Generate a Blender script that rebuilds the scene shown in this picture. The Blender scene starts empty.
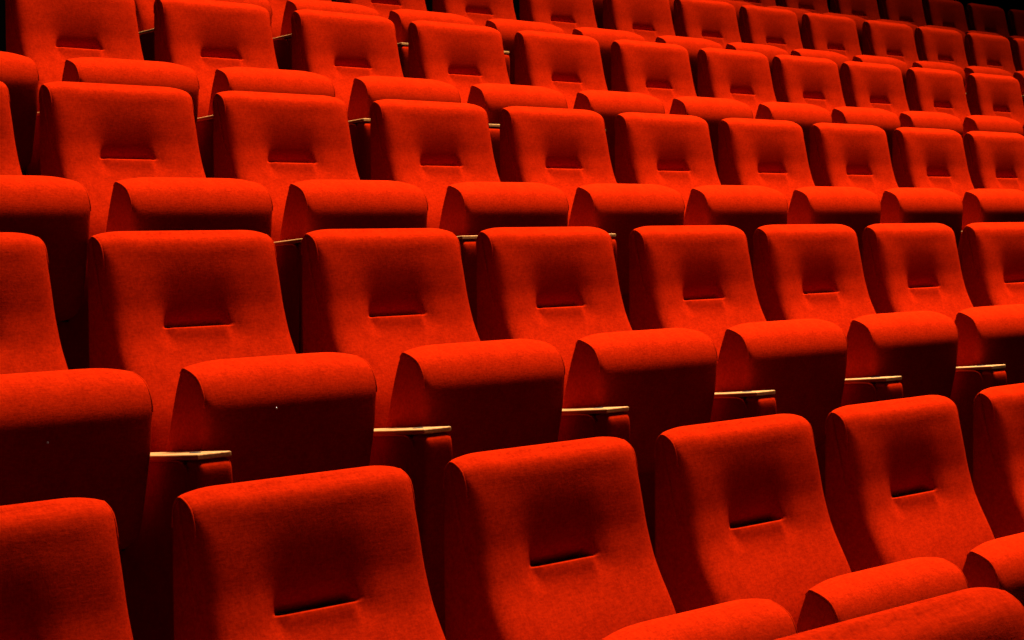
import bpy, bmesh, math, random
from mathutils import Matrix, Vector
random.seed(7)
scene = bpy.context.scene
col = scene.collection

# ------------------------------------------------------------------ helpers
def smooth(a, b, t):
    t = max(0.0, min(1.0, (t - a) / (b - a)))
    return t * t * (3 - 2 * t)

def catmull(pts, per=6, closed=True):
    """resample a closed loop of (y, z) with a Catmull-Rom spline"""
    n = len(pts); out = []
    for i in range(n):
        p0, p1, p2, p3 = (pts[(i + k - 1) % n] for k in range(4))
        for j in range(per):
            t = j / per
            out.append(tuple(0.5 * (2 * p1[k] + (p2[k] - p0[k]) * t + (2 * p0[k] - 5 * p1[k] + 4 * p2[k] - p3[k]) * t * t
                                    + (3 * p1[k] - p0[k] - 3 * p2[k] + p3[k]) * t ** 3) for k in (0, 1)))
    return out

def resample(loop, step, dense=None):
    """even spacing along the loop; dense(y, z) scales the step locally"""
    out = []
    n = len(loop)
    acc = 0.0
    for i in range(n):
        a, b = loop[i], loop[(i + 1) % n]
        L = math.hypot(b[0] - a[0], b[1] - a[1])
        m = 8
        for j in range(m):
            y = a[0] + (b[0] - a[0]) * j / m; z = a[1] + (b[1] - a[1]) * j / m
            s = step * (dense(y, z) if dense else 1.0)
            acc += (L / m) / s
            if acc >= 1.0:
                acc -= 1.0
                out.append((y, z))
    return out

def normals(loop):
    """outward normals for a loop that runs counter-clockwise in (y, z)"""
    n = len(loop); area = 0
    for i in range(n):
        a, b = loop[i], loop[(i + 1) % n]; area += a[0] * b[1] - b[0] * a[1]
    s = 1 if area > 0 else -1
    out = []
    for i in range(n):
        a, b = loop[i - 1], loop[(i + 1) % n]
        dy, dz = b[0] - a[0], b[1] - a[1]; L = math.hypot(dy, dz) or 1
        out.append((s * dz / L, -s * dy / L))
    return out, s

def link(name, me, mat, parent=None, loc=(0, 0, 0)):
    o = bpy.data.objects.new(name, me); col.objects.link(o)
    if mat: me.materials.append(mat)
    o.location = loc
    if parent: o.parent = parent
    return o

def finish(bm, name, smooth_faces=True):
    bmesh.ops.recalc_face_normals(bm, faces=bm.faces)
    me = bpy.data.meshes.new(name); bm.to_mesh(me); bm.free()
    if smooth_faces:
        for p in me.polygons: p.use_smooth = True
    return me

def upholstery(name, loop, xs, inset, half, disp=None, side_puff=0.0):
    """a cushion: the (y, z) loop swept along x, shrinking by inset(|x|) towards both side seams"""
    nrm, s = normals(loop)
    bm = bmesh.new(); rings = []
    for x in xs:
        ring = []
        for (y, z), (ny, nz) in zip(loop, nrm):
            e = inset(abs(x), y, z, ny)
            dd = disp(x, y, z, ny, nz) if disp else 0.0
            ring.append(bm.verts.new((x, y - ny * (e + dd), z - nz * (e + dd))))
        rings.append(ring)
    n = len(loop)
    for a, b in zip(rings, rings[1:]):
        for i in range(n):
            bm.faces.new((a[i], a[(i + 1) % n], b[(i + 1) % n], b[i]))
    # side panels: a fan with one inner ring, very slightly puffed
    for ring, sx in ((rings[0], -1), (rings[-1], 1)):
        cy = sum(v.co.y for v in ring) / n; cz = sum(v.co.z for v in ring) / n
        prev = ring
        for k, f in enumerate((0.97, 0.7, 0.35)):
            nr = [bm.verts.new((v.co.x + sx * side_puff * (0.0, 0.8, 1.0)[k], cy + (v.co.y - cy) * f, cz + (v.co.z - cz) * f)) for v in ring]
            for i in range(n):
                bm.faces.new((prev[i], prev[(i + 1) % n], nr[(i + 1) % n], nr[i]))
            prev = nr
        c = bm.verts.new((ring[0].co.x + sx * side_puff, cy, cz))
        for i in range(n): bm.faces.new((prev[i], prev[(i + 1) % n], c))
    return finish(bm, name)

def tube(name, path, r, seg=6, closed=True):
    bm = bmesh.new(); n = len(path); rings = []
    for i in range(n):
        p = Vector(path[i])
        t = Vector(path[(i + 1) % n if closed else min(i + 1, n - 1)]) - Vector(path[i - 1 if closed or i else 0])
        t.normalize()
        a = t.cross(Vector((1, 0, 0)))
        if a.length < 1e-3: a = t.cross(Vector((0, 0, 1)))
        a.normalize(); b = t.cross(a)
        rings.append([bm.verts.new(p + r * (math.cos(2 * math.pi * k / seg) * a + math.sin(2 * math.pi * k / seg) * b)) for k in range(seg)])
    m = n if closed else n - 1
    for i in range(m):
        A, B = rings[i], rings[(i + 1) % n]
        for k in range(seg): bm.faces.new((A[k], A[(k + 1) % seg], B[(k + 1) % seg], B[k]))
    if not closed:
        bm.faces.new(rings[0]); bm.faces.new(rings[-1])
    return finish(bm, name)

def box_bm(bm, x0, x1, y0, y1, z0, z1, bevel=0.0, seg=2):
    vs = [bm.verts.new((x, y, z)) for x in (x0, x1) for y in (y0, y1) for z in (z0, z1)]
    fs = [bm.faces.new([vs[i] for i in q]) for q in ((0, 1, 3, 2), (4, 6, 7, 5), (0, 4, 5, 1), (2, 3, 7, 6), (0, 2, 6, 4), (1, 5, 7, 3))]
    if bevel:
        es = list({e for f in fs for e in f.edges})
        bmesh.ops.bevel(bm, geom=es, offset=bevel, segments=seg, affect='EDGES', profile=0.5)

# ------------------------------------------------------------------ materials
def new_mat(name):
    m = bpy.data.materials.new(name); m.use_nodes = True
    nt = m.node_tree; b = nt.nodes['Principled BSDF']
    return m, nt, b

def fabric(name, base, dark, sheen=0.0):
    m, nt, b = new_mat(name); N = nt.nodes; L = nt.links
    tc = N.new('ShaderNodeTexCoord')
    # fine woven melange: two crossed stretched noises plus a soft mottling
    mixes = []
    for sc in ((70, 260, 260), (230, 120, 120)):
        mp = N.new('ShaderNodeMapping'); mp.inputs['Scale'].default_value = sc
        L.new(tc.outputs['Object'], mp.inputs['Vector'])
        nz = N.new('ShaderNodeTexNoise'); nz.inputs['Scale'].default_value = 1.0; nz.inputs['Detail'].default_value = 4.0; nz.inputs['Roughness'].default_value = 0.75
        L.new(mp.outputs[0], nz.inputs['Vector']); mixes.append(nz)
    ad = N.new('ShaderNodeMath'); ad.operation = 'ADD'
    L.new(mixes[0].outputs['Fac'], ad.inputs[0]); L.new(mixes[1].outputs['Fac'], ad.inputs[1])
    hf = N.new('ShaderNodeMath'); hf.operation = 'MULTIPLY'; hf.inputs[1].default_value = 0.5
    L.new(ad.outputs[0], hf.inputs[0])
    big = N.new('ShaderNodeTexNoise'); big.inputs['Scale'].default_value = 22; big.inputs['Detail'].default_value = 3
    L.new(tc.outputs['Object'], big.inputs['Vector'])
    mm = N.new('ShaderNodeMix'); mm.data_type = 'FLOAT'; mm.inputs['Factor'].default_value = 0.15
    L.new(hf.outputs[0], mm.inputs['A']); L.new(big.outputs['Fac'], mm.inputs['B'])
    rp = N.new('ShaderNodeValToRGB')
    rp.color_ramp.elements[0].position = 0.37; rp.color_ramp.elements[0].color = (*dark, 1)
    rp.color_ramp.elements[1].position = 0.63; rp.color_ramp.elements[1].color = (*base, 1)
    L.new(mm.outputs['Result'], rp.inputs['Fac']); L.new(rp.outputs['Color'], b.inputs['Base Color'])
    b.inputs['Roughness'].default_value = 1.0
    b.inputs['Specular IOR Level'].default_value = 0.0
    if sheen:
        b.inputs['Sheen Weight'].default_value = sheen; b.inputs['Sheen Roughness'].default_value = 0.4
        b.inputs['Sheen Tint'].default_value = (1.0, 0.12, 0.03, 1)
    bp = N.new('ShaderNodeBump'); bp.inputs['Strength'].default_value = 0.25; bp.inputs['Distance'].default_value = 0.002
    L.new(hf.outputs[0], bp.inputs['Height']); L.new(bp.outputs[0], b.inputs['Normal'])
    return m

RED = fabric('red_wool_fabric', (0.33, 0.0110, 0.0009), (0.17, 0.0046, 0.0004), 0.0)
SEAM = fabric('red_piping', (0.33, 0.0118, 0.0009), (0.22, 0.0070, 0.0005), 0.0)

m, nt, b = new_mat('oak_wood'); WOOD = m; N = nt.nodes; L = nt.links
tc = N.new('ShaderNodeTexCoord'); mp = N.new('ShaderNodeMapping'); mp.inputs['Scale'].default_value = (60, 5, 60)
L.new(tc.outputs['Object'], mp.inputs['Vector'])
wv = N.new('ShaderNodeTexNoise'); wv.inputs['Scale'].default_value = 2.2; wv.inputs['Detail'].default_value = 4
L.new(mp.outputs[0], wv.inputs['Vector'])
rp = N.new('ShaderNodeValToRGB'); rp.color_ramp.elements[0].position = .35; rp.color_ramp.elements[0].color = (.30, .135, .040, 1)
rp.color_ramp.elements[1].position = .7; rp.color_ramp.elements[1].color = (.55, .28, .10, 1)
L.new(wv.outputs['Fac'], rp.inputs['Fac']); L.new(rp.outputs['Color'], b.inputs['Base Color'])
b.inputs['Roughness'].default_value = 0.32

m, nt, b = new_mat('dark_steel'); STEEL = m
b.inputs['Base Color'].default_value = (.03, .028, .027, 1); b.inputs['Metallic'].default_value = .8; b.inputs['Roughness'].default_value = .5
m, nt, b = new_mat('steel_stud'); STUD = m
b.inputs['Base Color'].default_value = (.45, .42, .42, 1); b.inputs['Metallic'].default_value = 1; b.inputs['Roughness'].default_value = .3
m, nt, b = new_mat('black_plate'); PLATE = m
b.inputs['Base Color'].default_value = (.012, .010, .009, 1); b.inputs['Roughness'].default_value = .6

def matte(name, c0, c1, scale):
    m, nt, b = new_mat(name); N = nt.nodes; L = nt.links
    tc = N.new('ShaderNodeTexCoord'); nz = N.new('ShaderNodeTexNoise'); nz.inputs['Scale'].default_value = scale; nz.inputs['Detail'].default_value = 4
    L.new(tc.outputs['Object'], nz.inputs['Vector'])
    rp = N.new('ShaderNodeValToRGB'); rp.color_ramp.elements[0].color = (*c0, 1); rp.color_ramp.elements[1].color = (*c1, 1)
    L.new(nz.outputs['Fac'], rp.inputs['Fac']); L.new(rp.outputs['Color'], b.inputs['Base Color'])
    b.inputs['Roughness'].default_value = .95; b.inputs['Specular IOR Level'].default_value = .05
    return m
CARPET = matte('black_carpet', (.006, .004, .004), (.012, .008, .008), 180)
BLACKWALL = matte('black_wall_paint', (.006, .005, .005), (.010, .009, .009), 30)

# ------------------------------------------------------------------ one seat, in its own frame
# x along the row, -y is where a sitter looks, z up; (0, 0, ZS) is the middle of the stitched fold in the back
ZS = 0.80
SLOT_W = 0.076
SLOT_X = -0.014
# backrest ------------------------------------------------------------------
BW = 0.223
back_pts = [(.078, .142), (.075, .171), (.061, .191), (.046, .1945), (.032, .189), (.017, .177), (.009, .160), (.0035, .138), (-.0035, .108),
            (-.0105, .074), (-.0175, .040), (-.026, .010), (-.036, -.020), (-.050, -.050), (-.066, -.080), (-.083, -.115), (-.100, -.160),
            (-.109, -.210), (-.113, -.260), (-.100, -.310), (-.080, -.345), (-.045, -.360), (.000, -.362), (.040, -.350), (.070, -.310),
            (.077, -.240), (.080, -.150), (.081, -.050), (.080, .060)]
bl = catmull(back_pts, 8)
bl = resample(bl, 0.013, lambda y, z: 0.17 if (abs(z) < .02 and y < .03) else (0.5 if (z > -.05 and y < .06) else (1.0 if y < .03 else 2.2)))
bx = [-1, -.9993, -.997, -.988, -.973, -.95, -.92, -.88, -.83, -.77, -.72] ; bx = [v * BW for v in bx]
k = 40
bx += [-.150 + .30 * i / k for i in range(k + 1)]
bx += [-v for v in reversed(bx[:11])]
def back_inset(ax, y=0, z=1, ny=0):
    """crisp seam round the top, a softer rolled edge down the front"""
    t = max(0.0, (ax - (BW - .075)) / .075)
    soft = (1 - smooth(.12, .165, z)) * smooth(.2, .7, -ny)
    r = .008 + .022 * soft
    tt = max(0.0, (ax - (BW - r)) / r)
    return (.010 - .006 * soft) * t ** 2.4 + (.005 + .009 * soft) * (1 - math.sqrt(max(0, 1 - tt * tt)))
def back_pocket(x, y, z, ny, nz):
    """the stitched fold: the pad sinks more and more towards the seam, then comes back out in a lip"""
    if y > .035 or ny > -.2: return 0.0
    ax = abs(x - SLOT_X); z -= .005
    wx = 1 - smooth(SLOT_W - .030, SLOT_W + .055, ax)
    wn = 1 - smooth(SLOT_W - .010, SLOT_W + .009, ax)
    d = 0.0
    if z > 0:
        d += .012 * wx * max(0.0, 1 - z / .14) ** 1.6              # slow sink above the fold
        d += .040 * wn * math.exp(-z / .0105)                       # the crease itself
    else:
        d += .052 * wn * max(0.0, 1 + z / .003)                   # and back out to the lip
        d += .012 * (wx - wn * wx) * (1 - smooth(0, .05, -z))
        d -= .0012 * wn * math.exp(-((z + .012) / .012) ** 2)       # rounded lip
    d += .010 * (1 - smooth(.03, .215, ax)) * math.exp(-((z + .03) / .20) ** 2)   # the face is dished
    return d
BACK = upholstery('backrest', [(y, z) for y, z in bl], bx, back_inset, BW, back_pocket, 0.0)
def seam_mesh(name, loop, inset, half, r, keep=None):
    """piping along the side seams; keep(y, z) picks the stretch of the profile where it shows"""
    nrm, s = normals(loop)
    e = [inset(half - .002, y, z, n[0]) for (y, z), n in zip(loop, nrm)]
    idx = list(range(len(loop)))
    if keep:
        k0 = next(i for i in idx if keep(*loop[i]) and not keep(*loop[i - 1]))
        idx = [(k0 + i) % len(loop) for i in idx]; idx = [i for i in idx if keep(*loop[i])]
    out = []
    for sx in (-1, 1):
        path = [(sx * (half - .002), loop[i][0] - nrm[i][0] * e[i], loop[i][1] - nrm[i][1] * e[i]) for i in idx]
        out.append(tube(name, path, r, 6, keep is None))
    return out
BPIPE = seam_mesh('back_piping', resample(catmull(back_pts, 8), .012), back_inset, BW, .0020, lambda y, z: z > .128)

# folded seat cushion ---------------------------------------------------------
CW = 0.219
cush_pts = [(-.246, -.068), (-.258, -.060), (-.277, -.067), (-.297, -.083), (-.3105, -.105), (-.319, -.132), (-.3205, -.160), (-.316, -.205), (-.306, -.255),
            (-.293, -.310), (-.280, -.355), (-.258, -.385), (-.230, -.395), (-.190, -.388), (-.166, -.362), (-.164, -.325), (-.174, -.285),
            (-.190, -.240), (-.203, -.200), (-.215, -.155), (-.228, -.112), (-.238, -.085)]
cl = resample(catmull(cush_pts, 8), .010, lambda y, z: .6 if z > -.16 else 1.4)
cx = [-1, -.997, -.99, -.97, -.94, -.90, -.85, -.78, -.70, -.6, -.45, -.3, -.15, 0]; cx = [v * CW for v in cx]; cx += [-v for v in reversed(cx[:-1])]
def cush_inset(ax, y=0, z=1, ny=0):
    t = max(0.0, (ax - (CW - .11)) / .11)
    soft = (1 - smooth(-.16, -.11, z)) * smooth(.2, .7, -ny)
    r = .007 + .015 * soft
    tt = max(0.0, (ax - (CW - r)) / r)
    return -.006 + .012 * t ** 2.2 * (1 - .75 * smooth(.35, .9, -ny)) + (.004 + .010 * soft) * (1 - math.sqrt(max(0, 1 - tt * tt)))
CUSH = upholstery('seat_cushion', cl, cx, cush_inset, CW, None, .002)
CPIPE = seam_mesh('cushion_piping', resample(catmull(cush_pts, 8), .010), cush_inset, CW, .0018, lambda y, z: (z > -.14 and y < -.262) or z > -.075)
bm = bmesh.new(); bmesh.ops.create_uvsphere(bm, u_segments=10, v_segments=6, radius=.0021)
bmesh.ops.scale(bm, vec=(1, .5, 1), verts=bm.verts); STUDM = finish(bm, 'stud')

# armrest with its upholstered side panel --------------------------------------
AX = -0.28
ARM_T = 0.0
side_pts = [(.035, -.262), (.028, -.2480), (-.05, -.2425), (-.15, -.2358), (-.26, -.2285), (-.352, -.2225), (-.377, -.2255), (-.388, -.238), (-.392, -.262),
            (-.391, -.32), (-.388, -.40), (-.382, -.50), (-.372, -.60), (-.36, -.70), (-.35, -.775), (-.345, -.797), (-.30, -.799), (-.1, -.799), (.02, -.799),
            (.035, -.785), (.038, -.6), (.038, -.4)]
sl = resample(catmull(side_pts, 6), .02, lambda y, z: .35 if (z > -.27 and y < -.3) else 1)
SW = .0395
sx_ = [-1, -.97, -.9, -.75, -.4, 0, .4, .75, .9, .97, 1]; sx_ = [v * SW for v in sx_]
def side_inset(ax, y=0, z=1, ny=0):
    t = max(0.0, (ax - (SW - .008)) / .008)
    return .007 * (1 - math.sqrt(max(0, 1 - t * t)))
SIDE = upholstery('side_panel', sl, sx_, side_inset, SW, None, .001)
SPIPE = seam_mesh('panel_piping', resample(catmull(side_pts, 6), .012), side_inset, SW, .003)
# the separate rolled front pad of the side panel
fp = [(-.383, -.224), (-.398, -.2195), (-.413, -.2200), (-.423, -.229), (-.4265, -.256), (-.425, -.30), (-.418, -.42), (-.408, -.55), (-.392, -.70), (-.379, -.795),
      (-.362, -.797), (-.366, -.70), (-.378, -.55), (-.388, -.42), (-.391, -.30), (-.390, -.250)]
fl = resample(catmull(fp, 6), .012, lambda y, z: .4 if z > -.27 else 1.2)
FW = .0395
def pad_inset(ax, y=0, z=1, ny=0):
    t = max(0.0, (ax - (FW - .012)) / .012)
    return .009 * (1 - math.sqrt(max(0, 1 - t * t)))
PAD = upholstery('front_pad', fl, [v * FW for v in (-1, -.97, -.9, -.78, -.6, -.3, 0, .3, .6, .78, .9, .97, 1)], pad_inset, FW, None, .001)
bm = bmesh.new(); box_bm(bm, -.039, .039, -.0215, .430, -.0105, 0, .0022, 2)
CAP = finish(bm, 'armrest', False)
bm = bmesh.new(); bmesh.ops.create_cone(bm, cap_ends=True, segments=20, radius1=.009, radius2=.0085, depth=.0016)
bmesh.ops.scale(bm, vec=(1.0, 1.5, 1), verts=bm.verts); PLT = finish(bm, 'number_plate', False)
# hinge bar under the cushion -----------------------------------------------
HB = tube('hinge_bar', [(x, -.195, -.372) for x in (-.2235, -.15, 0, .15, .2235)], .012, 10, False)
BR = bmesh.new(); box_bm(BR, -.004, .004, -.21, .05, -.40, -.335, .002, 1)
BRK = finish(BR, 'bracket', False)

def make_seat():
    r = bpy.data.objects.new('theatre_seat', None); col.objects.link(r); r.empty_display_size = .1
    z = (0, 0, ZS)
    bk = link('backrest', BACK, RED, r, z)
    for me in BPIPE: link('piping', me, SEAM, bk)
    cu = link('seat_cushion', CUSH, RED, r, (-.015, .003, ZS + .006))
    for me in CPIPE: link('piping', me, SEAM, cu)
    sd = link('side_panel', SIDE, RED, r, (AX, 0, ZS))
    for me in SPIPE: link('piping', me, SEAM, sd)
    link('front_pad', PAD, RED, sd)
    ar = link('armrest', CAP, WOOD, r, (AX, -.398, ZS - .209)); ar.rotation_euler.x = math.radians(-4.4)
    link('number_plate', PLT, PLATE, ar, (0, .035, .0004))
    hb = link('hinge_bar', HB, STEEL, r, z)
    for q in (-1, 1): link('bracket', BRK, STEEL, hb, (q * .2205, 0, 0))
    return r

def copy_tree(o, parent=None):
    c = o.copy(); col.objects.link(c)
    if parent: c.parent = parent
    for ch in kids[o.name]: copy_tree(ch, c)
    return c

proto = make_seat()
kids = {o.name: list(o.children) for o in bpy.data.objects}

# ------------------------------------------------------------------ the rows
D, H = 0.9764, 0.3834
ORD = 'first second third fourth fifth sixth seventh eighth ninth tenth eleventh twelfth thirteenth fourteenth fifteenth'.split()
rows = {
    0: [-2.0420, -1.4638, -.9009, -.3418, .2189, .8153],
    1: [-1.4850, -.9135, -.3530, .1972, .7668, 1.3080, 1.8560, 2.4280],
    2: [-.9300, -.3664, .1845, .7645, 1.3139, 1.8695, 2.4346, 2.9937, 3.5586, 4.0950],
    3: [-.3950, .1775, .7316, 1.3136, 1.8709, 2.4380, 3.0115, 3.5803, 4.1200, 4.6600, 5.2236, 5.7904],
    4: [1.300, 1.8650, 2.4123, 2.9753, 3.5335, 4.1196, 4.6600, 5.2030, 5.7600, 6.3450, 6.8881, 7.4440, 7.9906],
    5: [4.66, 5.22, 5.78, 6.34, 6.90, 7.48, 8.036, 8.572, 9.127, 9.700],
}
names = {0: ('in the frontmost full row', 'seats in the frontmost full row'),
         1: ('in the second full row up', 'seats in the second full row up'),
         2: ('in the third full row up', 'seats in the third full row up'),
         3: ('in the fourth full row up', 'seats in the fourth full row up'),
         4: ('in the fifth row up', 'seats in the fifth row up'),
         5: ('in the dim topmost row', 'seats in the dim topmost row')}
nudge = {(1, 0): .004, (1, 1): -.015, (1, 2): -.007, (1, 3): -.004, (2, 0): .012, (1, 4): -.014, (0, 4): -.014, (1, 6): -.006}
cush_drop = {0: (0, -.016, -.004), 2: (-.008, 0, -.003), 3: (-.008, 0, 0), 1: (-.005, 0, .001)}
first = True
def place(x, y, z, label, group, drop=0.0):
    global first
    o = proto if first else copy_tree(proto)
    first = False
    o.location = (x, y, z); o['label'] = label; o['category'] = 'seat'
    if group: o['group'] = group
    return o
for r, us in rows.items():
    us = [u + {2: .007, 3: .009, 4: .004}.get(r, 0) for u in us]
    for i, u in enumerate(us):
        lab = 'red tip-up theatre seat, %s from the left %s' % (ORD[i], names[r][0])
        o = place(u, r * D, r * H + (.009 if (r, i) == (0, 0) else 0), lab, names[r][1])
        gap = (u - us[i - 1]) if i else .56
        for c in [c for c in o.children if c.name.startswith(('side_panel', 'armrest'))]: c.location.x = max(-gap / 2 - .015, .266 - gap)
        if r == 1 and i < 2:      # a small bright stud shows on the underside of two of the seats
            link('stud', STUDM, STUD, next(c for c in o.children if c.name.startswith('seat_cushion')), ((-.012, -.3275, -.172), (-.051, -.3275, -.150))[i])
        if (r, i) in nudge: next(c for c in o.children if c.name.startswith('seat_cushion')).location.x += nudge[(r, i)]
        if r in cush_drop:
            for ch in [c for c in o.children if c.name.startswith('seat_cushion')]:
                ch.location += Vector(cush_drop[r])
# one more seat, nearer the camera than the frontmost full row
place(-1.92, -1.345, 0.013, 'red theatre seat in the lower right corner, only its backrest top showing', None)

# ------------------------------------------------------------------ the setting
def structure(name, bm, mat):
    o = link(name, finish(bm, name, False), mat); o['kind'] = 'structure'; return o
X0, X1 = -4.5, 11.5
bm = bmesh.new()
edge = .30
prof = [(-4.0, 0.0)]
for r in range(0, 5): prof += [(r * D + edge, r * H), (r * D + edge, (r + 1) * H)]
prof += [(5 * D + 1.2, 5 * H), (5 * D + 1.2, -.3), (-4.0, -.3)]
va = [bm.verts.new((X0, y, z)) for y, z in prof]; vb = [bm.verts.new((X1, y, z)) for y, z in prof]
for i in range(len(prof)):
    j = (i + 1) % len(prof); bm.faces.new((va[i], va[j], vb[j], vb[i]))
bm.faces.new(va); bm.faces.new(list(reversed(vb)))
structure('floor', bm, CARPET)
bm = bmesh.new(); box_bm(bm, X0, X1, 5 * D + 1.2, 5 * D + 1.4, -.3, 6.0); structure('wall_back', bm, BLACKWALL)
bm = bmesh.new(); box_bm(bm, X1, X1 + .2, -4.0, 5 * D + 1.4, -.3, 6.0); structure('wall_right', bm, BLACKWALL)

# ------------------------------------------------------------------ light
def spot(x, y, z, tx, ty, tz, power, size, blend, radius, color=(1, .80, .58)):
    l = bpy.data.lights.new('downlight', 'SPOT'); l.energy = power; l.spot_size = math.radians(size); l.spot_blend = blend
    l.shadow_soft_size = radius; l.color = color
    o = bpy.data.objects.new('downlight', l); col.objects.link(o); o.location = (x, y, z)
    o.rotation_euler = (Vector((tx, ty, tz)) - Vector((x, y, z))).to_track_quat('-Z', 'Y').to_euler()
    return o
for x, p in ((-1.6, 29500), (.8, 33000), (3.2, 35500), (5.6, 40000)):
    spot(x + 3.6, 2.2, 20.0, x, .8, 1.2, p * 1.06, 34, .9, 1.5)

w = bpy.data.worlds.new('world'); scene.world = w; w.use_nodes = True
w.node_tree.nodes['Background'].inputs['Color'].default_value = (1, .7, .5, 1)
w.node_tree.nodes['Background'].inputs['Strength'].default_value = 0.004

# ------------------------------------------------------------------ camera
cam = bpy.data.cameras.new('camera'); co = bpy.data.objects.new('camera', cam); col.objects.link(co)
F, PITCH, ROLL, YAW = 2025.654, -0.042082, -0.013905, -0.820038
cam.sensor_width = 36.0; cam.lens = F / 1024 * 36.0; cam.clip_start = .05
cp, sp, cr, sr = math.cos(PITCH), math.sin(PITCH), math.cos(ROLL), math.sin(ROLL)
fwd = Vector((0, cp, sp)); upv = Vector((0, -sp, cp)); ex = Vector((1, 0, 0))
right = ex * cr + upv * sr; up = -ex * sr + upv * cr
txv = Vector((0.6821938, 0.7311714, 0)); tyv = Vector((-0.7311714, 0.6821938, 0))
toloc = lambda v: Vector((v.dot(txv), v.dot(tyv), v.z))
R_, U_, F_ = toloc(right), toloc(up), toloc(fwd)
M = Matrix(((R_.x, U_.x, -F_.x, -3.501886), (R_.y, U_.y, -F_.y, -2.313786), (R_.z, U_.z, -F_.z, ZS + .560005), (0, 0, 0, 1)))
co.matrix_world = M
scene.camera = co

scene.view_settings.view_transform = 'Standard'; scene.view_settings.look = 'None'
scene.view_settings.gamma = 1; scene.view_settings.use_curve_mapping = False
scene.view_settings.exposure = 0.0
